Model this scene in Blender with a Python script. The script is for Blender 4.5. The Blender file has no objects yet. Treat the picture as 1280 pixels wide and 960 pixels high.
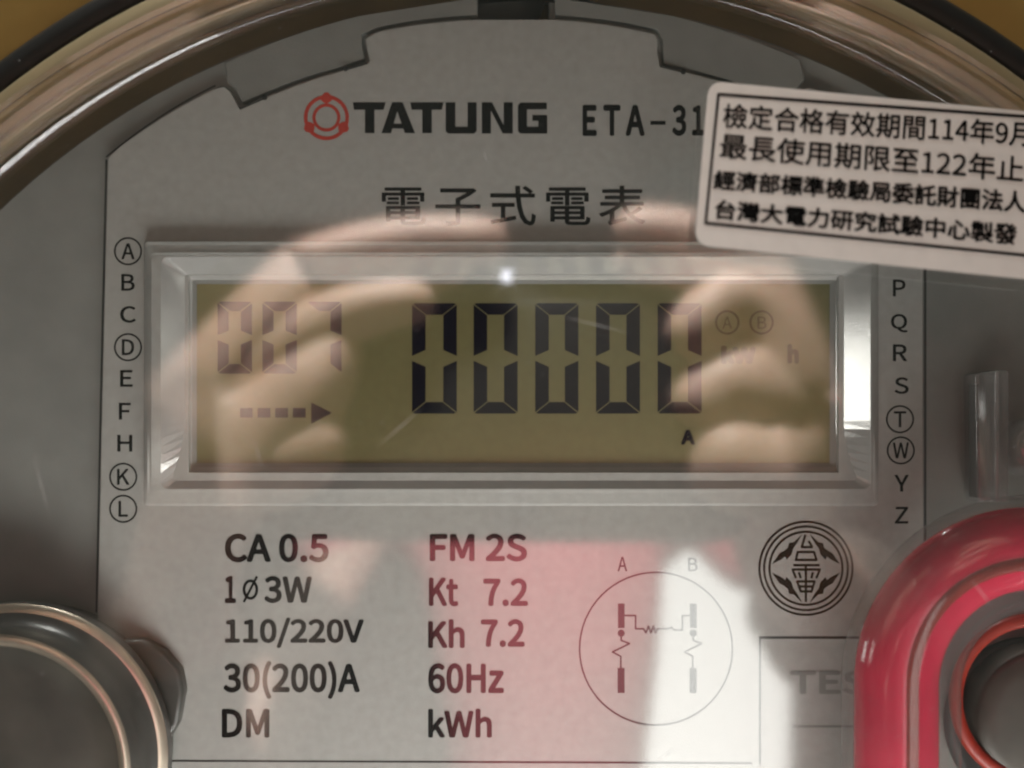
import bpy, bmesh, math, random
from mathutils import Vector, Matrix
random.seed(7)
S = bpy.context.scene
COL = S.collection
MM = 0.001

# ------------------------------------------------------------------ frame of the place
# Face coordinates in millimetres: x right, y up, d out of the meter's face (towards the room).
# World: X = x, Y = -d, Z = y.
def W(p): return Vector((p[0]*MM, -p[2]*MM, p[1]*MM))

FOC, CAMD = 1372.0, 123.5
TILT, ROLL = math.radians(1.7), math.radians(0.35)
fw = Vector((0, math.sin(TILT), -math.cos(TILT)))
up0 = Vector((0, math.cos(TILT), math.sin(TILT)))
rt0 = Vector((1, 0, 0))
rt = rt0*math.cos(ROLL) + up0*math.sin(ROLL)
up = up0*math.cos(ROLL) - rt0*math.sin(ROLL)
CAM = Vector((0, 0, CAMD))

# ------------------------------------------------------------------ camera
cam = bpy.data.cameras.new('camera')
cam.sensor_width = 36
cam.lens = FOC/1280*36
cam.clip_start, cam.clip_end = 0.002, 50
cam.dof.use_dof = True
cam.dof.focus_distance = (CAMD-3)*MM
cam.dof.aperture_fstop = 11.5
cam.dof.aperture_blades = 0
co = bpy.data.objects.new('camera', cam); COL.objects.link(co)
R = Matrix((W(rt)/MM, W(up)/MM, W(-fw)/MM)).transposed()
co.matrix_world = Matrix.Translation(W(CAM)) @ R.to_4x4()
S.camera = co

def ray(u, v): return (fw + rt*((u-640)/FOC) - up*((v-480)/FOC)).normalized()
def P(u, v, d=0.0):
    """the point at depth d that stands at this place of the photograph"""
    k = ray(u, v); return CAM + k*((d-CAMD)/k.z)
AX = P(650, 935, 0)                       # axis of the meter
GR, GA = 320.0, 24.0                      # radius and apex height of the glass front
GO = Vector((AX.x, AX.y, GA-GR))
def on_glass(u, v, off=0.0):
    k = ray(u, v); oc = CAM-GO; r = GR+off
    b = oc.dot(k); c = oc.dot(oc)-r*r
    return CAM + k*(-b-math.sqrt(b*b-c))
def mirrored(u, v, d):
    """the point at depth d that is seen mirrored in the glass front at this place"""
    k = ray(u, v); p = on_glass(u, v); n = (p-GO).normalized()
    q = k - n*(2*k.dot(n)); return p + q*((d-p.z)/q.z)

# ------------------------------------------------------------------ world, lamps, exposure
wd = bpy.data.worlds.new('World'); S.world = wd; wd.use_nodes = True
bgn = wd.node_tree.nodes['Background']
bgn.inputs[0].default_value = (0.93, 1.0, 0.84, 1); bgn.inputs[1].default_value = 0.045

def area(name, loc, target, sx, sy, power, color, spread=180):
    l = bpy.data.lights.new(name, 'AREA'); l.shape = 'RECTANGLE'
    l.size, l.size_y = sx*MM, sy*MM
    l.energy = power; l.color = color; l.spread = math.radians(spread)
    o = bpy.data.objects.new(name, l); COL.objects.link(o)
    a, b = W(loc), W(target)
    o.location = a; o.rotation_euler = (b-a).to_track_quat('-Z', 'Y').to_euler()
    return o
# daylight from an opening behind the photographer's right side, seen mirrored in the glass
WD = 1500
w0, w1, w2 = mirrored(800, 690, WD), mirrored(989, 830, WD), mirrored(895, 1300, WD)
wc = Vector(((w0.x+w1.x)/2, (w0.y+w2.y)/2, WD))
area('doorway_light', wc, Vector((wc.x, wc.y, 0)), abs(w1.x-w0.x), abs(w2.y-w0.y), 4.0, (1.0, 1.0, 0.95))
# added unseen lamps at both sides, for glints on the sloped window edge
area('edge_fill', Vector((-330, 8, 72)), Vector((36, 2, 0)), 60, 62, 0.13, (1.0, 1.0, 0.96))
area('edge_fill', Vector((330, 40, 72)), Vector((-36, 2, 0)), 60, 28, 0.035, (1.0, 1.0, 0.92))
# added fill from below, out of view, to brighten the lower face
area('low_fill', Vector((35, -132, 78)), Vector((0, -40, 0)), 170, 40, 0.19, (1.0, 0.99, 0.96), 110)
# added unseen light above the meter, to brighten the mirrored hands
area('hand_fill', Vector((-50, 400, -18)), Vector((-5, 30, 135)), 80, 30, 2.35, (1.0, 1.0, 0.95), 110)
area('shirt_fill', Vector((60, 420, 60)), Vector((20, -80, 600)), 200, 120, 1.55, (1.0, 0.98, 0.96), 80)  # added fill aimed at the shirt, brightens its reflection

S.view_settings.view_transform = 'Standard'
S.view_settings.look = 'None'
S.view_settings.exposure = 0.14
S.view_settings.gamma = 1.0
S.render.film_transparent = False
S.cycles.filter_width = 2.2
S.cycles.max_bounces = 14
S.cycles.transparent_max_bounces = 24
S.cycles.caustics_reflective = False
S.cycles.caustics_refractive = False

# ------------------------------------------------------------------ materials
def nodes_of(m):
    m.use_nodes = True; nt = m.node_tree; nt.nodes.clear()
    return nt, nt.nodes.new('ShaderNodeOutputMaterial')
def mat(name, col, rough=0.5, metal=0.0, vary=0.08, scale=400, bump=0.0, bscale=2500, coat=0.0, spec=0.5, stretch=None, sss=0.0, emit=0.0):
    m = bpy.data.materials.new(name); nt, out = nodes_of(m); N, L = nt.nodes, nt.links
    b = N.new('ShaderNodeBsdfPrincipled'); L.new(b.outputs[0], out.inputs[0])
    tc = N.new('ShaderNodeTexCoord'); mp = N.new('ShaderNodeMapping'); L.new(tc.outputs['Object'], mp.inputs[0])
    if stretch: mp.inputs['Scale'].default_value = stretch
    nz = N.new('ShaderNodeTexNoise'); nz.inputs['Scale'].default_value = scale; nz.inputs['Detail'].default_value = 6
    L.new(mp.outputs[0], nz.inputs['Vector'])
    cr = N.new('ShaderNodeValToRGB'); L.new(nz.outputs['Fac'], cr.inputs[0])
    cr.color_ramp.elements[0].position = .3; cr.color_ramp.elements[1].position = .7
    for e, s in zip(cr.color_ramp.elements, (1-vary, 1+vary)):
        e.color = (col[0]*s, col[1]*s, col[2]*s, 1)
    L.new(cr.outputs[0], b.inputs['Base Color'])
    b.inputs['Roughness'].default_value = rough; b.inputs['Metallic'].default_value = metal
    b.inputs['Coat Weight'].default_value = coat; b.inputs['Coat Roughness'].default_value = 0.08
    b.inputs['Specular IOR Level'].default_value = spec
    if sss:
        b.inputs['Subsurface Weight'].default_value = sss; b.inputs['Subsurface Radius'].default_value = (1, .35, .2)
        b.inputs['Subsurface Scale'].default_value = 0.004
    if emit:
        b.inputs['Emission Color'].default_value = (*col, 1); b.inputs['Emission Strength'].default_value = emit
    if bump:
        n2 = N.new('ShaderNodeTexNoise'); n2.inputs['Scale'].default_value = bscale; n2.inputs['Detail'].default_value = 4
        L.new(mp.outputs[0], n2.inputs['Vector'])
        bp = N.new('ShaderNodeBump'); bp.inputs['Strength'].default_value = bump; bp.inputs['Distance'].default_value = 0.0003
        L.new(n2.outputs['Fac'], bp.inputs['Height']); L.new(bp.outputs[0], b.inputs['Normal'])
    return m
def clear(name, tint=(1, 1, 1), f0=0.05, rough=0.0, smudge=0.0, haze=0.0):
    """thin clear plastic: lets light straight through, mirrors more towards grazing"""
    m = bpy.data.materials.new(name); nt, out = nodes_of(m); N, L = nt.nodes, nt.links
    tr = N.new('ShaderNodeBsdfTransparent'); tr.inputs[0].default_value = (*tint, 1)
    gl = N.new('ShaderNodeBsdfGlossy'); gl.inputs['Roughness'].default_value = rough
    lw = N.new('ShaderNodeLayerWeight'); lw.inputs[0].default_value = 0.5
    pw = N.new('ShaderNodeMath'); pw.operation = 'POWER'; pw.inputs[1].default_value = 5
    ma = N.new('ShaderNodeMath'); ma.operation = 'MULTIPLY_ADD'; ma.inputs[1].default_value = 1-f0; ma.inputs[2].default_value = f0
    mx = N.new('ShaderNodeMixShader')
    L.new(lw.outputs['Facing'], pw.inputs[0]); L.new(pw.outputs[0], ma.inputs[0]); L.new(ma.outputs[0], mx.inputs[0])
    L.new(gl.outputs[0], mx.inputs[2])
    base = tr
    if haze:
        df = N.new('ShaderNodeBsdfDiffuse'); df.inputs[0].default_value = (.8, .8, .78, 1)
        m2 = N.new('ShaderNodeMixShader'); L.new(tr.outputs[0], m2.inputs[1]); L.new(df.outputs[0], m2.inputs[2])
        if smudge:
            tc = N.new('ShaderNodeTexCoord'); nz = N.new('ShaderNodeTexNoise'); nz.inputs['Scale'].default_value = 60; nz.inputs['Detail'].default_value = 5
            L.new(tc.outputs['Object'], nz.inputs['Vector'])
            mr = N.new('ShaderNodeMapRange'); mr.inputs[1].default_value = .45; mr.inputs[2].default_value = .8; mr.inputs[3].default_value = haze*.3; mr.inputs[4].default_value = haze+smudge
            L.new(nz.outputs['Fac'], mr.inputs[0]); L.new(mr.outputs[0], m2.inputs[0])
        else: m2.inputs[0].default_value = haze
        base = m2
    L.new(base.outputs[0], mx.inputs[1]); L.new(mx.outputs[0], out.inputs[0])
    return m

M = dict(
    plate=mat('silver_plastic', (.345, .345, .318), .5, .0, .07, 900, .12, 5000),
    backing=mat('grey_plastic', (.205, .21, .19), .5, 0, .08, 250, .1, 4000),
    base=mat('brown_plastic', (.15, .11, .045), .45, 0, .25, 60),
    ring=mat('zinc_ring', (.40, .33, .20), .6, .6, .12, 60),
    gasket=mat('black_rubber', (.012, .013, .012), .6),
    wall=mat('tan_wall', (.46, .32, .09), .8, 0, .2, 40, .3, 300),
    bezel=mat('grey_bezel', (.50, .495, .47), .10, .35, .04, 500, .03, 4000),
    lcd=mat('olive_lcd', (.19, .182, .083), .3, .35, .05, 900),
    seg=mat('lcd_dark', (.006, .007, .013), .5, spec=.05),
    segdim=mat('lcd_faint', (.075, .066, .036), .5, spec=.1),
    ink=mat('black_print', (.005, .005, .005), .6, spec=.05),
    red=mat('red_print', (.42, .035, .02), .55),
    grey_ink=mat('grey_print', (.03, .028, .028), .6, spec=.05),
    paper=mat('sticker_paper', (.70, .66, .62), .6, 0, .04, 500, .1, 3000),
    knob=mat('dark_knob', (.085, .078, .064), .4, .3, .45, 90, .1, 500),
    knobrim=mat('knob_rim', (.72, .63, .50), .3, .85),
    knobside=mat('knob_side', (.07, .07, .063), .3, .1, .2, 150),
    redplastic=mat('red_plastic', (.76, .012, .07), .2, 0, .2, 90, .05, 600, coat=.7),
    orange=mat('red_cord', (.27, .02, .008), .4),
    dark=mat('dark_recess', (.02, .022, .02), .6),
    clear=clear('clear_cover', f0=.125, rough=.065, haze=.001, smudge=.006),
    sleeve=clear('clear_sleeve', (.93, .93, .92), f0=.07, rough=.08, haze=.045),
    latch=clear('latch_clear', (.95, .95, .95), f0=.14, rough=.03, haze=.16),
    dust=clear('dust_film', f0=.02, rough=.4, haze=.30),
    skin=mat('skin', (.74, .50, .41), .5, 0, .12, 120, .2, 1500, sss=.2),
    shirt=mat('pink_shirt', (.72, .17, .20), .9, 0, .1, 60),
    sleeve_cloth=mat('taupe_cloth', (.10, .085, .07), .9, 0, .15, 80),
    hair=mat('black_hair', (.012, .01, .009), .5),
    phoneback=mat('bronze_phone', (.03, .026, .015), .5, .0, .05, 30),
    phonedark=mat('black_glass', (.012, .012, .014), .15),
    led=mat('lit_led', (.85, .88, 1.0), .3, emit=10),
)

# ------------------------------------------------------------------ builders
def link(name, me, m, parent=None, smooth=False):
    o = bpy.data.objects.new(name, me); COL.objects.link(o)
    if m is not None: me.materials.append(m)
    if smooth:
        for p in me.polygons: p.use_smooth = True
    if parent is not None:
        o.parent = parent
        o.matrix_parent_inverse = parent.matrix_world.inverted()
    return o
def thing(name, at, label, cat, group=None):
    o = bpy.data.objects.new(name, None); COL.objects.link(o)
    o.empty_display_size = .01
    o.matrix_world = Matrix.Translation(W(at))
    o['label'] = label; o['category'] = cat
    if group: o['group'] = group
    return o
def from_bm(bm, name, m, parent=None, smooth=False, bevel=0, seg=2):
    bmesh.ops.recalc_face_normals(bm, faces=bm.faces)
    me = bpy.data.meshes.new(name); bm.to_mesh(me); bm.free()
    o = link(name, me, m, parent, smooth)
    if bevel:
        b = o.modifiers.new('edge', 'BEVEL'); b.width = bevel*MM; b.segments = seg; b.limit_method = 'ANGLE'; b.angle_limit = math.radians(35)
        w = o.modifiers.new('wn', 'WEIGHTED_NORMAL'); 
        for p in me.polygons: p.use_smooth = True
    return o
def sheet(bm, loops, d):
    """flat face with holes; loops in photo places, laid at depth d"""
    es, rings = [], []
    for lp in loops:
        vs = [bm.verts.new(W(P(u, v, d))) for u, v in lp]
        rings.append(vs)
        for i in range(len(vs)): es.append(bm.edges.new((vs[i], vs[(i+1) % len(vs)])))
    bmesh.ops.triangle_fill(bm, use_beauty=True, use_dissolve=True, edges=es, normal=Vector((0, -1, 0)))
    return rings
def prism(name, loops, d0, d1, m, parent=None, bevel=0, seg=2):
    """solid plate whose outline loops are set at its front (d1); straight sides back to d0"""
    bm = bmesh.new(); rings = sheet(bm, loops, d1)
    off = Vector((0, (d1-d0)*MM, 0))
    for vs in rings:
        bk = [bm.verts.new(v.co + off) for v in vs]
        for i in range(len(vs)):
            j = (i+1) % len(vs); bm.faces.new((vs[i], vs[j], bk[j], bk[i]))
    return from_bm(bm, name, m, parent, bevel=bevel, seg=seg)
def flat(name, polys, m, parent, d):
    bm = bmesh.new()
    for k, p in enumerate(polys):
        vs = [bm.verts.new(W(P(u, v, d + .0015*(k % 5)))) for u, v in p]
        bm.faces.new(vs)
    return from_bm(bm, name, m, parent)
def stroke_polys(path, w, closed=False):
    out = []; n = len(path); pts = [Vector(p) for p in path]
    for i in range(n if closed else n-1):
        a, b = pts[i], pts[(i+1) % n]; t = (b-a)
        if t.length < 1e-6: continue
        t.normalize(); q = Vector((-t.y, t.x))*w/2; e = t*w*.25
        out.append([tuple(a-e+q), tuple(b+e+q), tuple(b+e-q), tuple(a-e-q)])
    return out
def ring_polys(cx, cy, r, w, n=64, ry=None):
    out = []; ry = ry or r
    for i in range(n):
        a, b = 2*math.pi*i/n, 2*math.pi*(i+1)/n
        f = lambda t, k: (cx+(r+k)*math.cos(t), cy+(ry+k)*math.sin(t))
        out.append([f(a, -w/2), f(b, -w/2), f(b, w/2), f(a, w/2)])
    return out
def ring_flat(name, rings, m, parent, d):
    bm = bmesh.new()
    for cx, cy, r, w in rings:
        n = 64; a = []
        for k in (-w/2, w/2):
            a.append([bm.verts.new(W(P(cx+(r+k)*math.cos(6.28318530718*i/n), cy+(r+k)*math.sin(6.28318530718*i/n), d))) for i in range(n)])
        for i in range(n): bm.faces.new((a[0][i], a[0][(i+1) % n], a[1][(i+1) % n], a[1][i]))
    return from_bm(bm, name, m, parent)
def lathe(name, centre, prof, m, parent=None, n=128, smooth=True, bevel=0):
    bm = bmesh.new(); rows = []
    for r, d in prof:
        if r < 1e-6: rows.append([bm.verts.new(W((centre.x, centre.y, d)))])
        else: rows.append([bm.verts.new(W((centre.x+r*math.cos(6.28318530718*i/n), centre.y+r*math.sin(6.28318530718*i/n), d))) for i in range(n)])
    for a, b in zip(rows, rows[1:]):
        for i in range(n):
            j = (i+1) % n
            if len(a) == 1 and len(b) == 1: continue
            if len(a) == 1: bm.faces.new((a[0], b[j], b[i]))
            elif len(b) == 1: bm.faces.new((a[i], a[j], b[0]))
            else: bm.faces.new((a[i], a[j], b[j], b[i]))
    return from_bm(bm, name, m, parent, smooth)
def sweep(name, path, rx, rz, m, parent=None, n=24, caps=True):
    """round bar along a path of face points; rx across, rz towards the viewer"""
    bm = bmesh.new(); rows = []; pts = [Vector(p) for p in path]
    for i, p in enumerate(pts):
        t = (pts[min(i+1, len(pts)-1)] - pts[max(i-1, 0)]).normalized()
        z = Vector((0, 0, 1)); s = t.cross(z).normalized()
        rows.append([bm.verts.new(W(p + s*rx*math.cos(6.28318530718*k/n) + z*rz*math.sin(6.28318530718*k/n))) for k in range(n)])
    for a, b in zip(rows, rows[1:]):
        for k in range(n): bm.faces.new((a[k], a[(k+1) % n], b[(k+1) % n], b[k]))
    if caps: bm.faces.new(rows[0]); bm.faces.new(rows[-1])
    return from_bm(bm, name, m, parent, True)

FONT = None
try:
    import os
    FONT = bpy.data.fonts.load(os.path.join(bpy.utils.system_resource('DATAFILES'), 'fonts', 'Noto Sans CJK Regular.woff2'))
except Exception: pass
def glyphs(string, spacing=1.0):
    c = bpy.data.curves.new('print', 'FONT'); c.body = string; c.resolution_u = 4
    c.space_character = spacing
    if FONT: c.font = FONT
    o = bpy.data.objects.new('print', c); COL.objects.link(o)
    me = bpy.data.meshes.new_from_object(o.evaluated_get(bpy.context.evaluated_depsgraph_get()))
    bpy.data.objects.remove(o); bpy.data.curves.remove(c)
    return me
def write(name, string, quad, m, parent, place, bold=0.0, spacing=1.0):
    """flat lettering fitted into quad = (top left, top right, bottom right, bottom left); bold thickens the strokes"""
    src = glyphs(string, spacing)
    xs = [v.co.x for v in src.vertices]; ys = [v.co.y for v in src.vertices]
    x0, x1, y0, y1 = min(xs)-bold, max(xs)+bold, min(ys)-bold, max(ys)+bold
    q = [Vector(p) for p in quad]
    vs, fs = [], []
    shifts = [(0, 0)] if not bold else [(bold*math.cos(k*math.pi/3+.5), bold*math.sin(k*math.pi/3+.5)) for k in range(6)]
    for k, (dx, dy) in enumerate(shifts):
        n0 = len(vs)
        for v in src.vertices:
            a = (v.co.x+dx-x0)/(x1-x0); b = (v.co.y+dy-y0)/(y1-y0)
            p = (q[3]*(1-a)+q[2]*a)*(1-b) + (q[0]*(1-a)+q[1]*a)*b
            w = W(place(p.x, p.y)); vs.append(w + Vector((0, -.0000015*k, 0)))
        fs += [[n0+i for i in f.vertices] for f in src.polygons]
    me = bpy.data.meshes.new(name); me.from_pydata(vs, [], fs); me.update()
    bpy.data.meshes.remove(src)
    return link(name, me, m, parent)
def box4(u0, v0, u1, v1): return ((u0, v0), (u1, v0), (u1, v1), (u0, v1))
PRINT = 0.03
def fp(u, v): return P(u, v, PRINT)

# ------------------------------------------------------------------ wall
bm = bmesh.new()
bmesh.ops.create_grid(bm, x_segments=1, y_segments=1, size=.35)
for v in bm.verts: v.co = W((v.co.x/MM+AX.x, v.co.y/MM+AX.y, -6))
wall = from_bm(bm, 'wall', M['wall']); wall['kind'] = 'structure'

# ------------------------------------------------------------------ the meter
meter = thing('electricity_meter', Vector((AX.x, AX.y, -6)), 'round silver-grey electricity meter under a clear domed cover, digital display reading zeros', 'electricity meter')
px = 0.09
lathe('base', AX, [(0, -2.6), (89.0, -2.6), (89.2, -2.9), (89.2, -5.9), (0, -5.9)], M['base'], meter)
lathe('mounting_ring', AX, [(89.3, -5.9), (89.3, -1.8), (89.5, -1.0), (90.3, -.3), (91.8, 0), (93.4, -.3), (94.6, -1.0), (95.6, -2.4), (95.8, -5.9)], M['ring'], meter, 192)
lathe('gasket', AX, [(95.9, -5.9), (95.9, -3.2), (96.4, -2.7), (98.4, -2.9), (99.2, -3.6), (99.3, -5.9)], M['gasket'], meter, 192)

Rb = 938
def disc(c, r, n=160): return [(c[0]+r*math.cos(2*math.pi*i/n), c[1]+r*math.sin(2*math.pi*i/n)) for i in range(n)]
lcd_hole = [(236, 345), (1048, 345), (1048, 590), (236, 590)]
rec_hole = [(949, 797), (1110, 797), (1110, 1090), (949, 1090)]
slot = [(604, -14), (686, -14), (686, 24), (604, 24)]
prism('backing_plate', [disc((650, 937), Rb), slot], -3.5, -1.1, M['backing'], meter, .25)

def arc(p0, p1, sag, n=10):
    a, b = Vector(p0), Vector(p1); t = b-a; nrm = Vector((t.y, -t.x)).normalized()
    return [tuple(a + t*(i/n) + nrm*sag*4*(i/n)*(1-i/n)) for i in range(n+1)]
left = [(115, 1110), (119, 900), (122, 760), (128, 480), (135, 197)] + arc((135, 195), (270, 110), 5)[1:] + [(280, 108), (288, 114), (299, 135)]
left += arc((331, 122), (432, 87), 2) + [(462, 78), (459, 62), (457, 48), (470, 40)] + arc((474, 39), (600, 24), 3)
right = arc((690, 24), (818, 42), 3) + [(823, 50), (822, 66), (825, 83)] + arc((853, 89), (960, 122), 2) + [(990, 135), (1001, 114), (1010, 109)] + arc((1018, 111), (1154, 198), 5) + [(1154, 600), (1155, 1110)]
face = prism('face_plate', [left+right, lcd_hole, rec_hole], -1.05, 0.0, M['plate'], meter, .12)
flat('edge_gap', stroke_polys([(133, 200), (126.5, 480), (120.5, 765)], 2.4), M['dark'], face, -1.07)
flat('edge_gap', stroke_polys([(1156.5, 200), (1156.5, 700)], 3), M['dark'], face, -1.07)
flat('edge_gap', stroke_polys(arc((133, 196), (269, 107), 5), 1.8), M['dark'], face, -1.068)
# flange pieces that hold the face plate down at the top
prism('retaining_tab', [[(281, 78)] + arc((290, 74), (450, 19), 4) + [(597, -4)] + arc((597, 19), (472, 34), -3) + [(452, 43), (453, 60), (456, 73), (430, 82)] + arc((428, 83), (331, 116), -2) + [(303, 128), (295, 112), (284, 102)]], -1.05, -.35, M['backing'], meter, .12)
prism('retaining_tab', [[(693, -4)] + arc((840, 19), (1000, 74), 4) + [(1006, 100), (995, 112), (986, 130)] + arc((958, 117), (858, 86), -2) + [(830, 80), (828, 50), (822, 38)] + arc((818, 36), (694, 19), -3)], -1.05, -.35, M['backing'], meter, .12)
for p in ([(300, 136), (332, 122)], [(432, 87), (459, 79)], [(826, 83), (854, 90)]):
    flat('slit', stroke_polys(p, 2.6), M['dark'], face, .02)
for c in ((331, 122), (432, 86), (854, 90)):
    lathe('slit_end', P(*c, 0), [(0, .02), (.30, .02)], M['dark'], face, 16, False)

# recess on the lower right with moulded lettering
prism('recess_floor', [[(944, 792), (1115, 792), (1115, 1095), (944, 1095)]], -1.04, -.75, M['plate'], face)
flat('recess_edge', stroke_polys([(950, 797), (1075, 797)], 3.2) + stroke_polys([(950, 799), (950, 955)], 2.4), M['dark'], face, .02)
write('moulded_lettering', 'TEST', box4(987, 838, 1118, 868), M['backing'], face, lambda u, v: P(u, v, -.70), .012)
flat('moulded_line', stroke_polys([(990, 908), (1070, 908)], 3), M['backing'], face, -.70)

# display window frame
def rect_ring(name, rings, m, parent, bevel):
    bm = bmesh.new(); rows = []
    for (u0, v0, u1, v1, d, c) in rings:
        pts = []
        for (cx, cy, a0) in ((u0+c, v0+c, 180), (u1-c, v0+c, 270), (u1-c, v1-c, 0), (u0+c, v1-c, 90)):
            for k in range(5):
                a = math.radians(a0+22.5*k); pts.append((cx+c*math.cos(a), cy+c*math.sin(a)))
        full = []
        for k, p in enumerate(pts):
            full.append(p)
            if k % 5 == 4:
                q = pts[(k+1) % len(pts)]
                full += [(p[0]+(q[0]-p[0])*i/25, p[1]+(q[1]-p[1])*i/25) for i in range(1, 25)]
        ease = lambda t: (lambda x: x*x*(3-2*x))(min(1, max(0, (t-.72)/.28)))
        dt, db = d if isinstance(d, tuple) else (d, d)      # depth along the top edge and along the bottom edge
        rows.append([bm.verts.new(W(P(u, v, dt+(db-dt)*ease((v-v0)/(v1-v0))))) for u, v in full])
    for a, b in zip(rows, rows[1:]):
        n = len(a)
        for i in range(n): bm.faces.new((a[i], a[(i+1) % n], b[(i+1) % n], b[i]))
    return from_bm(bm, name, m, parent, bevel=bevel)
fr_ = [(180, 302, 1098, 632, -.2, 5), (180, 302, 1098, 632, (.5, .1), 5), (184, 306, 1094, 628, (1.7, .25), 6), (187, 316, 1091, 617, (1.9, .3), 7), (189, 319, 1089, 614, (2.4, .45), 7), (201, 321, 1088, 611, (2.4, .45), 9), (240, 350, 1045, 584, -.75, 2), (246, 355, 1037, 579, -.85, 1), (246, 355, 1037, 579, -1.0, 1)]
frame_ = rect_ring('display_frame', fr_[:6], M['plate'], meter, .05)
rect_ring('sloped_edge', fr_[5:7], M['bezel'], frame_, 0)
rect_ring('inner_lip', fr_[6:], M['backing'], frame_, 0)
lcd = prism('display', [[(230, 340), (1055, 340), (1055, 595), (230, 595)]], -1.04, -.97, M['lcd'], meter)
LD = -.955
def seven(u0, v0, u1, v1, w, segs, m, name='digit_segment', gap=.8, slant=0):
    vm = (v0+v1)/2; g = gap; c = 3
    h = w*.85; c = 4
    shapes = dict(
        a=[(u0+1, v0+1), (u0+c, v0), (u1-c, v0), (u1-1, v0+1), (u1-w-g, v0+h), (u0+w+g, v0+h)],
        d=[(u0+w+g, v1-h), (u1-w-g, v1-h), (u1-1, v1-1), (u1-c, v1), (u0+c, v1), (u0+1, v1-1)],
        f=[(u0, v0+g+1), (u0+w, v0+h+g), (u0+w, vm-w*.62), (u0, vm-3)],
        b=[(u1, v0+g+1), (u1, vm-3), (u1-w, vm-w*.62), (u1-w, v0+h+g)],
        e=[(u0, vm+3), (u0+w, vm+w*.62), (u0+w, v1-h-g), (u0, v1-g-1)],
        c=[(u1, vm+3), (u1, v1-g-1), (u1-w, v1-h-g), (u1-w, vm+w*.62)])
    for s in segs: flat(name, [shapes[s]], m, lcd, LD)
for k, (u0, u1) in enumerate(((515, 571), (592, 647), (669, 723), (745, 800))):
    seven(u0, 379, u1, 517, 17, 'abcdef', M['seg'])
seven(822, 379, 877, 517, 17, 'abcdef', M['seg'])
for u0 in (272, 328, 384):
    seven(u0, 377, u0+43, 467, 14, 'abcdef' if u0 < 380 else 'abc', M['seg'])
flat('flow_arrow', [[(389, 503), (415, 516), (389, 530)]] + [[(300+k*22, 510), (316+k*22, 510), (316+k*22, 522), (300+k*22, 522)] for k in range(4)], M['seg'], lcd, LD)
write('display_letter', 'A', box4(851, 537, 869, 556), M['seg'], lcd, lambda u, v: P(u, v, LD), .02)
write('display_unit', 'kW', box4(901, 432, 945, 455), M['segdim'], lcd, lambda u, v: P(u, v, LD), .03)
write('display_unit', 'h', box4(984, 430, 999, 455), M['segdim'], lcd, lambda u, v: P(u, v, LD), .03)
ring_flat('phase_mark', [(909, 403, 14, 2.5)], M['segdim'], lcd, LD)
ring_flat('phase_mark', [(952, 403, 14, 2.5)], M['segdim'], lcd, LD)
write('display_letter', 'A', box4(903, 396, 915, 411), M['segdim'], lcd, lambda u, v: P(u, v, LD+.002), 0)
write('display_letter', 'B', box4(947, 396, 958, 411), M['segdim'], lcd, lambda u, v: P(u, v, LD+.002), 0)

# ---- printing on the face plate
G = dict(A=(160, 314), B=(160, 353), C=(160, 393), D=(160, 434), E=(158, 473), F=(156, 514), H=(156, 554), K=(154, 596), L=(154, 636))
Hh = dict(P=(1124, 360), Q=(1124, 403), R=(1125, 441), S=(1127, 482), T=(1125, 524), W=(1126, 563), Y=(1127, 604), Z=(1127, 644))
wid = dict(A=18, B=17, C=20, D=17, E=16, F=15, H=19, K=17, L=13, P=16, Q=21, R=18, S=18, T=17, W=22, Y=18, Z=17)
circled = 'ADKLTW'
for g in (G, Hh):
    for ch, (u, v) in g.items():
        w = wid[ch]/2; h = 10.5
        if ch in circled: w *= .92; h = 10
        write('printed_letter', ch, box4(u-w, v-h, u+w, v+h+(2 if ch == 'Q' else 0)), M['ink'], face, fp, .006)
        if ch in circled: ring_flat('letter_circle', [(u, v, 16.5, 2.2)], M['ink'], face, PRINT)
for s, b in (('CA 0.5', (281, 667, 411, 703)), ('3W', (330, 720, 390, 754)), ('110/220V', (281, 772, 455, 810)),
             ('30(200)A', (279, 826, 450, 874)), ('DM', (277, 886, 337, 922)),
             ('FM 2S', (537, 667, 659, 702)), ('Kt', (536, 722, 573, 758)), ('7.2', (604, 723, 660, 758)),
             ('Kh', (535, 774, 581, 810)), ('7.2', (601, 774, 656, 809)), ('60Hz', (535, 829, 630, 867)), ('kWh', (535, 886, 615, 922))):
    write('printed_rating', s, box4(*b), M['ink'], face, fp, .012)
write('printed_rating', '1', box4(281, 720, 295, 754), M['ink'], face, fp, .012)
flat('phase_symbol', stroke_polys([(321, 721), (305, 752)], 3) + ring_polys(313, 737, 8, 3.6, 24, 11), M['ink'], face, PRINT)
write('model_number', 'ETA', box4(728, 131, 806, 170), M['ink'], face, fp, .014, 1.15)
flat('model_number', [[(813, 151), (832, 151), (832, 156), (813, 156)]], M['ink'], face, PRINT)
write('model_number', '310', box4(840, 131, 904, 170), M['ink'], face, fp, .014, 1.1)
write('product_title', '電子式電表', box4(477, 232, 807, 282), M['ink'], face, fp, .004, 1.08)
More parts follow.
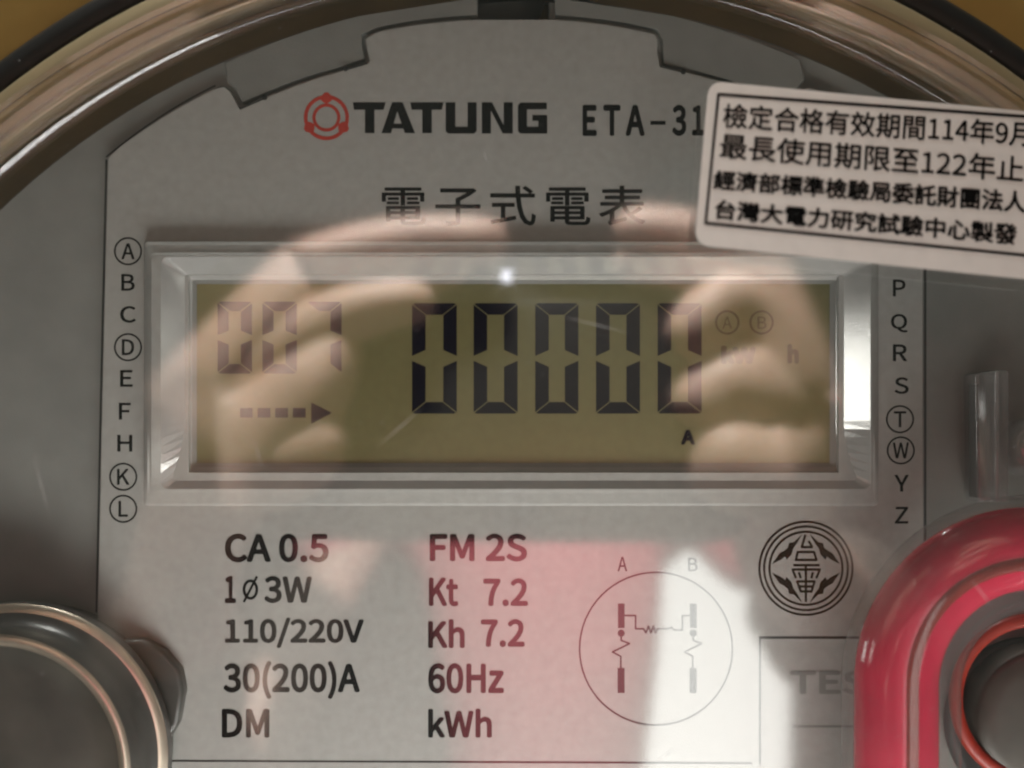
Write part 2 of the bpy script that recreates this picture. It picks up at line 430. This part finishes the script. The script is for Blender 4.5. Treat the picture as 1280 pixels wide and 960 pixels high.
# maker's name in heavy square capitals
u0 = 443; T0, T1 = 128, 168
def X(x): return 360 + x/3.765
def Yv(y): return 100 + y/3.765
heavy = [
    [[(305, 105), (460, 105), (450, 140), (310, 140)], [(362, 140), (407, 140), (407, 250), (362, 250)]],
    [[(490, 105), (540, 105), (598, 250), (550, 250), (514, 148), (485, 250), (440, 250)], [(497, 205), (535, 205), (545, 228), (490, 228)]],
    [[(575, 105), (732, 105), (724, 140), (582, 140)], [(632, 140), (677, 140), (677, 250), (632, 250)]],
    [[(742, 105), (788, 105), (788, 235), (742, 235)], [(845, 105), (888, 105), (888, 235), (845, 235)], [(742, 220), (888, 220), (888, 240), (876, 252), (754, 252), (742, 240)]],
    [[(912, 105), (955, 105), (955, 252), (912, 252)], [(1015, 105), (1058, 105), (1058, 252), (1015, 252)], [(935, 105), (960, 105), (1036, 252), (1010, 252)]],
    [[(1082, 125), (1125, 125), (1125, 235), (1082, 235)], [(1094, 107), (1218, 107), (1218, 138), (1082, 138), (1082, 120)], [(1082, 220), (1220, 220), (1220, 252), (1094, 252), (1082, 240)], [(1178, 165), (1220, 165), (1220, 230), (1178, 230)], [(1150, 165), (1190, 165), (1190, 192), (1150, 192)]],
]
for lt in heavy:
    flat('maker_letter', [[(X(a), Yv(b)) for a, b in q] for q in lt], M['ink'], face, PRINT)
cx, cy = 408, 147
tri = [(cx+26*math.sin(a), cy-26*math.cos(a)) for a in (0, 2.0944, 4.18879)]
logo = ring_polys(cx, cy, 26, 4.6) + ring_polys(cx, cy, 15.5, 4.0)
for k, a in enumerate((0, 2.0944, 4.18879)):
    q = lambda r, t: (cx+r*math.sin(a+t), cy-r*math.cos(a+t))
    logo += [[q(31.5, -.07), q(31.5, .07), q(26, .34), q(21, .26), q(17, 0), q(21, -.26), q(26, -.34)]]
flat('maker_emblem', logo, M['red'], face, PRINT)
# utility emblem
E6 = lambda pts: [(930+x/6.4, 630+y/6.4) for x, y in pts]
emb = []
for r in (372, 335, 292): emb += ring_polys(930+496/6.4, 630+515/6.4, r/6.4, 2.7, 80)
bolt = [(468, 238), (398, 306), (360, 312), (352, 350), (322, 374), (282, 396), (262, 428), (222, 482), (298, 444), (330, 420), (340, 446), (380, 404), (394, 354), (422, 318)]
mir = lambda pts, fx, fy: [((992-x) if fx else x, (1030-y) if fy else y) for x, y in pts]
bolts = [E6(mir(bolt, fx, fy)) for fx in (0, 1) for fy in (0, 1)]
for st in ([(490, 250), (462, 345), (545, 345)], [(520, 300), (545, 345)], [(430, 385), (560, 385), (580, 448), (415, 448), (430, 385)],
           [(400, 490), (600, 490)], [(385, 525), (610, 525)], [(495, 490), (495, 595)], [(390, 530), (415, 590)], [(605, 530), (580, 590)],
           [(440, 550), (452, 590)], [(550, 550), (540, 590)], [(425, 620), (565, 620), (540, 700), (455, 700), (425, 620)], [(440, 660), (552, 660)], [(495, 600), (495, 780)]):
    emb += stroke_polys(E6(st), 2.9)
def fan(name, polys, m, parent, d):
    bm = bmesh.new()
    for p in polys:
        vs = [bm.verts.new(W(P(u, v, d))) for u, v in p]
        es = [bm.edges.new((vs[i], vs[(i+1) % len(vs)])) for i in range(len(vs))]
        bmesh.ops.triangle_fill(bm, use_beauty=True, edges=es, normal=Vector((0, -1, 0)))
    return from_bm(bm, name, m, parent)
flat('utility_emblem', emb, M['ink'], face, PRINT)
fan('emblem_bolts', bolts, M['ink'], face, PRINT+.002)
# wiring diagram
D4 = lambda pts: [(700+x/4, 680+y/4) for x, y in pts]
ring_flat('diagram_circle', [(820, 811, 95.5, 2.0)], M['grey_ink'], face, PRINT)
dg = []
for ox in (0, 360):
    dg += [D4([(290+ox, 298), (323+ox, 298), (323+ox, 420), (290+ox, 420)]), D4([(288+ox, 620), (323+ox, 620), (323+ox, 745), (288+ox, 745)])]
    dg += [[(776.5+ox/4+4.5*math.cos(t*.5236), 791.5+4.5*math.sin(t*.5236)) for t in range(12)]]
    dg += stroke_polys(D4([(306+ox, 440), (306+ox, 482), (348+ox, 498), (262+ox, 540), (304+ox, 562), (304+ox, 622)]), 2)
dg += stroke_polys(D4([(323, 358), (378, 358), (378, 424), (418, 424), (430, 445), (442, 410), (455, 445), (467, 410), (478, 445), (488, 424), (545, 424), (556, 414), (568, 430), (612, 430), (612, 358), (648, 358)]), 2)
flat('wiring_diagram', dg, M['grey_ink'], face, PRINT)
write('diagram_letter', 'A', box4(772, 696, 784, 714), M['grey_ink'], face, fp, .004)
write('diagram_letter', 'B', box4(860, 697, 872, 714), M['grey_ink'], face, fp, .004)
# fine border line at the foot of the plate
flat('border_line', stroke_polys([(208, 951), (940, 954)], 2.2), M['grey_ink'], face, PRINT)

# ---- clear latch on the right
latch = prism('clear_latch', [[(1219, 468), (1244, 463), (1262, 463), (1262, 628), (1222, 628)]], -1.0, 2.2, M['latch'], meter, .3)
prism('latch_slot', [[(1219, 480), (1224, 480), (1226, 622), (1219, 622)]], -1.05, .6, M['dark'], latch, .1)
prism('latch_rib', [[(1244, 463), (1250, 463), (1250, 628), (1244, 628)]], -1.05, 3.0, M['latch'], latch, .2)
lathe('latch_boss', P(1290, 560, 0), [(0, 2.4), (2.2, 2.4), (3.0, 2.0), (3.2, 1.0), (3.4, -1.05)], M['latch'], latch, 48)

# ---- knobs
def make_knob(c, back):
    k = lathe('knob', c, [(0, 9.3), (6, 9.2), (10.5, 8.8), (12.2, 8.9), (12.9, 9.4)], M['knob'], meter, 96)
    lathe('knob_rim', c, [(12.9, 9.4), (13.3, 9.9), (13.75, 10.0), (14.15, 9.6)], M['knobrim'], k, 96)
    lathe('knob_side', c, [(14.15, 9.6), (14.4, 8), (14.5, 5.8), (15.6, 5.3)], M['knobside'], k, 96)
    lathe('knob_rim', c, [(15.6, 5.3), (16.2, 5.15), (16.5, 4.8)], M['knobrim'], k, 96)
    lathe('knob_side', c, [(16.5, 4.8), (16.4, 3.0), (15.5, 1.2), (15.6, back)], M['knobside'], k, 96)
    return k
KL = P(42, 931, 0)
k1 = make_knob(KL, -1)
prism('knob_lug', [[(150, 800), (178, 800), (205, 815), (224, 838), (229, 865), (222, 905), (205, 935), (150, 960)]], -.1, 1.6, M['knobside'], k1, .5)

# ---- clear cover over everything
cov = []
for i in range(41):
    r = 84.5*i/40; cov.append((r, GO.z + math.sqrt(GR*GR - r*r)))
edge_d = cov[-1][1]
cov += [(86.2, edge_d-.9), (87.4, edge_d-2.4), (87.9, edge_d-4.6), (88.1, 10), (88.2, -2.2)]
inner = [(87.2, -2.2), (86.4, 10), (85.8, edge_d-5.2), (84.6, edge_d-3.6)] + [(r, d-1.8) for r, d in cov[40::-1] if r < 84]
lathe('cover', AX, cov + inner, M['clear'], meter, 192)

bm = bmesh.new()
def speck(u, v, du, dv, w):
    a_, b_ = Vector((u, v)), Vector((u+du, v+dv)); t_ = (b_-a_).normalized(); q_ = Vector((-t_.y, t_.x))*w
    vs = [bm.verts.new(W(on_glass(p_.x, p_.y, .04))) for p_ in (a_, (a_+b_)/2+q_, b_, (a_+b_)/2-q_)]
    bm.faces.new(vs)
for _ in range(150):
    s_ = random.choice((.7, .8, 1.0, 1.2, 1.6)); an = random.uniform(0, 6.28)
    speck(random.uniform(10, 1270), random.uniform(20, 950), s_*2*math.cos(an), s_*2*math.sin(an), s_*.6)
for (u, v, du, dv) in ((40, 560, 22, 88), (818, 952, 26, -16), (600, 182, 12, 26), (1214, 724, 26, 34), (700, 395, 90, 22), (330, 590, -14, -44), (470, 560, 60, -52), (160, 690, 22, -14)):
    speck(u, v, du, dv, .8)
du_ = from_bm(bm, 'dust', M['dust'], meter); du_['kind'] = 'stuff'

# ------------------------------------------------------------------ red loop in its clear sleeve, round the right knob
hc = P(1290, 855, 8)
loop = thing('seal_loop', hc, 'red plastic loop in a clear sleeve, arched over the dark knob at lower right', 'seal')
hp = lambda u, v, d: P(u, v, d)
def arch(r, d, ub=None):
    pts = [(1290-r, y) for y in range(1250, 860, -30)]
    pts += [(1290-r*math.cos(a*math.pi/48), 855-r*math.sin(a*math.pi/48)) for a in range(0, 49)]
    pts += [(1290+r, y) for y in range(885, 1260, 30)]
    return [P(u, v, d) for u, v in pts]
sweep('grip', arch(170, 9), 4.3, 3.4, M['redplastic'], loop, 32)
sweep('inner_core', arch(150, 12.2), .7, .5, M['orange'], loop, 12)
sweep('clear_sleeve', arch(164, 9.0), 6.0, 4.6, M['sleeve'], loop, 32)
kr = thing('knob_housing', P(1262, 925, 0), 'dark round knob with a thin red ring, framed by the red loop at lower right', 'knob')
KR = P(1290, 905, 0)
lathe('housing', KR, [(0, .15), (8.6, .15), (9.3, .4), (9.5, -.9)], M['dark'], kr, 64)
kc = P(1296, 890, 2)
lathe('cap', P(1302, 900, 2), [(0, 4.6), (6.0, 4.5), (7.6, 4.1), (8.2, 3.3), (8.3, .1)], M['knob'], kr, 64)
rr = [P(1293, 874, 4) + Vector((8.5*math.cos(a), 8.5*math.sin(a), 0)) for a in [i*math.pi/24 for i in range(49)]]
sweep('red_ring', rr, .75, .6, M['orange'], kr, 16, False)

# ------------------------------------------------------------------ paper sticker on the outside of the cover
SQ = [Vector((886, 101)), Vector((1312, 142)), Vector((1312, 352)), Vector((868, 306))]
def sq(a, b):
    top = SQ[0]*(1-a)+SQ[1]*a; bot = SQ[3]*(1-a)+SQ[2]*a
    return top*(1-b)+bot*b
def rounded(n=6, ra=.045, rb=.09):
    pts = []
    for (ca, cb, a0) in ((ra, rb, 180), (1-ra, rb, 270), (1-ra, 1-rb, 0), (ra, 1-rb, 90)):
        for k in range(n+1):
            t = math.radians(a0+90*k/n); pts.append((ca+ra*math.cos(t), cb+rb*math.sin(t)))
    return pts
bm = bmesh.new(); NX, NY = 24, 14
ra, rb = .04, .085
def gridpt(i, j):
    a, b = i/NX, j/NY
    # pull the grid's corners in to a rounded outline
    x, y = a, b
    cxn = ra if a < .5 else 1-ra; cyn = rb if b < .5 else 1-rb
    if (a < ra or a > 1-ra) and (b < rb or b > 1-rb):
        dx, dy = (a-cxn)/ra, (b-cyn)/rb; m_ = max(abs(dx), abs(dy)); l = math.hypot(dx, dy)
        if l > 0: x, y = cxn+dx/l*m_*ra, cyn+dy/l*m_*rb
    return sq(x, y)
aval = [0, ra*.3, ra*.65, ra] + [ra+(1-2*ra)*k/20 for k in range(1, 20)] + [1-ra, 1-ra*.65, 1-ra*.3, 1]
bval = [0, rb*.3, rb*.65, rb] + [rb+(1-2*rb)*k/10 for k in range(1, 10)] + [1-rb, 1-rb*.65, 1-rb*.3, 1]
NX, NY = len(aval)-1, len(bval)-1
vv = [[[bm.verts.new(W(on_glass(*gridpt(a*NX, b*NY), off))) for b in bval] for a in aval] for off in (.05, .16)]
for i in range(NX):
    for j in range(NY):
        for s in (0, 1): bm.faces.new((vv[s][i][j], vv[s][i+1][j], vv[s][i+1][j+1], vv[s][i][j+1]))
for i in range(NX):
    for j in (0, NY): bm.faces.new((vv[0][i][j], vv[0][i+1][j], vv[1][i+1][j], vv[1][i][j]))
for j in range(NY):
    for i in (0, NX): bm.faces.new((vv[0][i][j], vv[0][i][j+1], vv[1][i][j+1], vv[1][i][j]))
stk = from_bm(bm, 'paper_sticker', M['paper'], None)
stk['label'] = 'white rounded paper sticker with black-framed Chinese lettering, stuck askew on the clear cover'; stk['category'] = 'sticker'
on_stk = lambda u, v: on_glass(u, v, .19)
def stk_flat(name, polys):
    bm = bmesh.new()
    for q in polys:
        a, b = Vector(q[0]), Vector(q[1]); c, e = Vector(q[3]), Vector(q[2])
        n = 12; up_, lo = [], []
        for i in range(n+1):
            t = i/n; p1 = a.lerp(b, t); p2 = c.lerp(e, t)
            up_.append(bm.verts.new(W(on_stk(p1.x, p1.y)))); lo.append(bm.verts.new(W(on_stk(p2.x, p2.y))))
        for i in range(n): bm.faces.new((up_[i], up_[i+1], lo[i+1], lo[i]))
    return from_bm(bm, name, M['ink'], stk)
tl, tr_, br, bl = (898, 118), (1300, 147), (1298, 321), (882, 279)
stk_flat('printed_border', stroke_polys([tl, tr_], 4) + stroke_polys([tr_, br], 3) + stroke_polys([br, bl], 4) + stroke_polys([bl, tl], 3.6))
for s, q, e in (('檢定合格有效期間114年9月', ((905, 129), (1289, 152), (1287, 184), (903, 160)), .006),
                ('最長使用期限至122年止', ((901, 166), (1281, 196), (1279, 229), (899, 198)), .006),
                ('經濟部標準檢驗局委託財團法人', ((893, 212), (1283, 239), (1282, 267), (891, 237)), .012),
                ('台灣大電力研究試驗中心製發', ((895, 249), (1272, 280), (1271, 307), (893, 274)), .012)):
    write('printed_line', s, q, M['ink'], stk, on_stk, e)

# ------------------------------------------------------------------ the photographer, seen mirrored in the cover
per = thing('person', Vector((20, -330, 620)), 'person in a pink shirt holding up a phone, mirrored in the clear cover', 'person')
mv, me_, mr = [], [], []
def node(p, r, link_to=None):
    mv.append(W(p)); mr.append(r*MM); i = len(mv)-1
    if link_to is not None: me_.append((link_to, i))
    return i
def chain(start, pts):
    i = start
    for (u, v, d, r) in pts: i = node(mirrored(u, v, d), r*1.35, i)
    return i
pelvis = node(Vector((20, -330, 620)), 60)
waist = node(Vector((20, -190, 620)), 58, pelvis)
chest = node(Vector((20, -10, 610)), 62, waist)
neck0 = node(Vector((20, 100, 600)), 34, chest)
neck = node(Vector((16, 120, 585)), 40, neck0)
head = node(Vector((5, 160, 550)), 62, neck)
head2 = node(Vector((5, 205, 555)), 64, head)
def arm(sx, wrist, mid, palm):
    sh = node(Vector((20+sx*150, 60, 610)), 30, chest)
    el = node(Vector((20+sx*(225 if sx < 0 else 330), -150, 430)), 26, sh)
    fm = node(mid, 26, el)
    w = node(wrist, 17, fm)
    return node(palm, 15, w)
HD = 122
lp = arm(-1, mirrored(232, 680, 150), mirrored(200, 900, 230), mirrored(268, 560, 130))
k = chain(lp, [(250, 490, HD, 11.5), (305, 395, HD-2, 8.6)])
chain(k, [(375, 336, HD-4, 7.0), (450, 312, HD-4, 6.2), (535, 299, HD-3, 5.6), (640, 298, HD-2, 4.6)])
chain(k, [(395, 362, HD+1, 6.6), (470, 336, HD+2, 6.0), (540, 328, HD+2, 5.4), (590, 332, HD+2, 4.6)])
chain(lp, [(320, 590, HD-1, 12.0), (372, 575, HD-2, 9.0), (425, 520, HD-2, 6.0)])
k = chain(lp, [(310, 490, HD-1, 10.5)])
chain(k, [(365, 430, HD-3, 8.0), (430, 390, HD-4, 6.4), (500, 374, HD-3, 5.2), (548, 376, HD-2, 4.2)])
chain(lp, [(338, 540, HD-1, 13.0), (382, 490, HD-3, 10.0), (415, 440, HD-3, 6.4), (428, 405, HD-3, 4.6)])
rp = arm(1, mirrored(975, 680, 155), mirrored(1075, 800, 240), mirrored(985, 570, 130))
k = chain(rp, [(995, 490, HD, 11.5), (962, 415, HD-2, 9.4)])
chain(k, [(916, 368, HD-5, 8.2), (880, 402, HD-6, 7.2), (852, 446, HD-5, 5.6)])
chain(rp, [(945, 530, HD-1, 12.0), (915, 470, HD-3, 9.6), (885, 500, HD-3, 8.0), (862, 535, HD-3, 5.6)])
chain(rp, [(950, 590, HD-1, 12.0), (905, 575, HD-2, 10.0), (860, 572, HD-2, 6.4)])
k3 = chain(rp, [(1012, 440, HD+6, 9.0)])
chain(k3, [(950, 340, HD+3, 7.4), (885, 305, HD+2, 7.0), (825, 286, HD+1, 6.2), (762, 284, HD+1, 4.6)])
chain(k3, [(945, 355, HD+6, 6.6), (880, 330, HD+6, 6.0), (810, 324, HD+5, 5.2), (765, 326, HD+5, 4.2)])
bme = bpy.data.meshes.new('body'); bme.from_pydata(mv, me_, [])
body = link('body', bme, M['skin'], per)
sk = body.modifiers.new('skin', 'SKIN')
for i, sv in enumerate(bme.skin_vertices[0].data):
    sv.radius = (mr[i], mr[i]); sv.use_root = (i == 0)
sk.use_smooth_shade = True
ss = body.modifiers.new('sub', 'SUBSURF'); ss.levels = 2; ss.render_levels = 2
# shirt: torso and sleeves as one skinned surface a little larger than the body
sv_, se_, sr_ = [], [], []
def sn(p, r, a=None):
    sv_.append(W(p)); sr_.append(r); 
    if a is not None: se_.append((a, len(sv_)-1))
    return len(sv_)-1
a = sn(Vector((32, -370, 620)), (100, 75)); b = sn(Vector((32, -190, 620)), (100, 78), a); c = sn(Vector((28, -10, 612)), (104, 82), b); e = sn(Vector((20, 100, 602)), (70, 52), c); sn(Vector((20, 118, 600)), (42, 40), e)
for sx in (-1, 1):
    s1 = sn(Vector((20+sx*155, 58, 610)), (44, 44), c); sn(Vector((20+sx*(200 if sx < 0 else 215), -20, 540)), (40, 40), s1)
sme = bpy.data.meshes.new('shirt'); sme.from_pydata(sv_, se_, [])
shirt = link('shirt', sme, M['shirt'], per)
sk = shirt.modifiers.new('skin', 'SKIN')
for i, q in enumerate(sme.skin_vertices[0].data):
    q.radius = (sr_[i][0]*MM, sr_[i][1]*MM); q.use_root = (i == 0)
sk.use_smooth_shade = True
ss = shirt.modifiers.new('sub', 'SUBSURF'); ss.levels = 2; ss.render_levels = 2
for sx, wr, mid in ((-1, mirrored(232, 680, 150), mirrored(200, 900, 230)), (1, mirrored(975, 680, 155), mirrored(1075, 800, 240))):
    el = Vector((20+sx*(225 if sx < 0 else 330), -190 if sx < 0 else -150, 430))
    q = [wr.lerp(mid, .35), wr.lerp(mid, .65), mid, mid.lerp(el, .5), el, Vector((20+sx*190, -20, 545))]
    sl = bpy.data.meshes.new('sleeve'); sl.from_pydata([W(p) for p in q], [(i, i+1) for i in range(5)], [])
    so = link('sleeve', sl, M['sleeve_cloth'], per)  # dark sleeves added to dim the forearms in the reflection
    sk = so.modifiers.new('skin', 'SKIN'); sk.use_smooth_shade = True
    for i, z in enumerate(sl.skin_vertices[0].data):
        r_ = (30, 36, 38, 38, 40, 46)[i]*MM; z.radius = (r_, r_); z.use_root = (i == 0)
    ss = so.modifiers.new('sub', 'SUBSURF'); ss.levels = 2; ss.render_levels = 2
bm = bmesh.new(); bmesh.ops.create_uvsphere(bm, u_segments=32, v_segments=20, radius=1)
bmesh.ops.delete(bm, geom=[v for v in bm.verts if v.co.z < -.15 and v.co.y < .2], context='VERTS')
for v in bm.verts: v.co = W((5, 190, 575)) + Vector((v.co.x*.078, v.co.y*.092, v.co.z*.092))
from_bm(bm, 'hair', M['hair'], per, True)

# the phone in those hands; the camera looks out of its back
ph = thing('phone', Vector((-2, 22, 128)), 'dark bronze phone held sideways in two hands, mirrored in the clear cover', 'phone')
def rbox(name, x0, y0, x1, y1, d0, d1, r, m, parent, bevel):
    bm = bmesh.new(); fr, bk = [], []
    for (cx_, cy_, a0) in ((x0+r, y0+r, 180), (x1-r, y0+r, 270), (x1-r, y1-r, 0), (x0+r, y1-r, 90)):
        for k_ in range(7):
            t = math.radians(a0+15*k_); q = (cx_+r*math.cos(t), cy_+r*math.sin(t))
            fr.append(bm.verts.new(W((*q, d0)))); bk.append(bm.verts.new(W((*q, d1))))
    bm.faces.new(fr); bm.faces.new(bk)
    for i in range(len(fr)):
        j = (i+1) % len(fr); bm.faces.new((fr[i], fr[j], bk[j], bk[i]))
    return from_bm(bm, name, m, parent, bevel=bevel)
rbox('back_shell', -64, -6.6, 60, 57, 125.6, 133, 8, M['phoneback'], ph, 1.2)
rbox('screen', -62, -5, 58, 55, 133.05, 133.6, 7, M['phonedark'], ph, .2)
lathe('camera_bump', Vector((0, 0, 0)), [(0, 124.4), (3.6, 124.4), (5.4, 124.3), (6.0, 124.8), (6.0, 125.7)], M['phonedark'], ph, 48)
lc = mirrored(633, 340, 124)
rbox('flash_led', lc.x-1.1, lc.y-1.1, lc.x+1.1, lc.y+1.1, 124.9, 125.7, .4, M['led'], ph, .1)
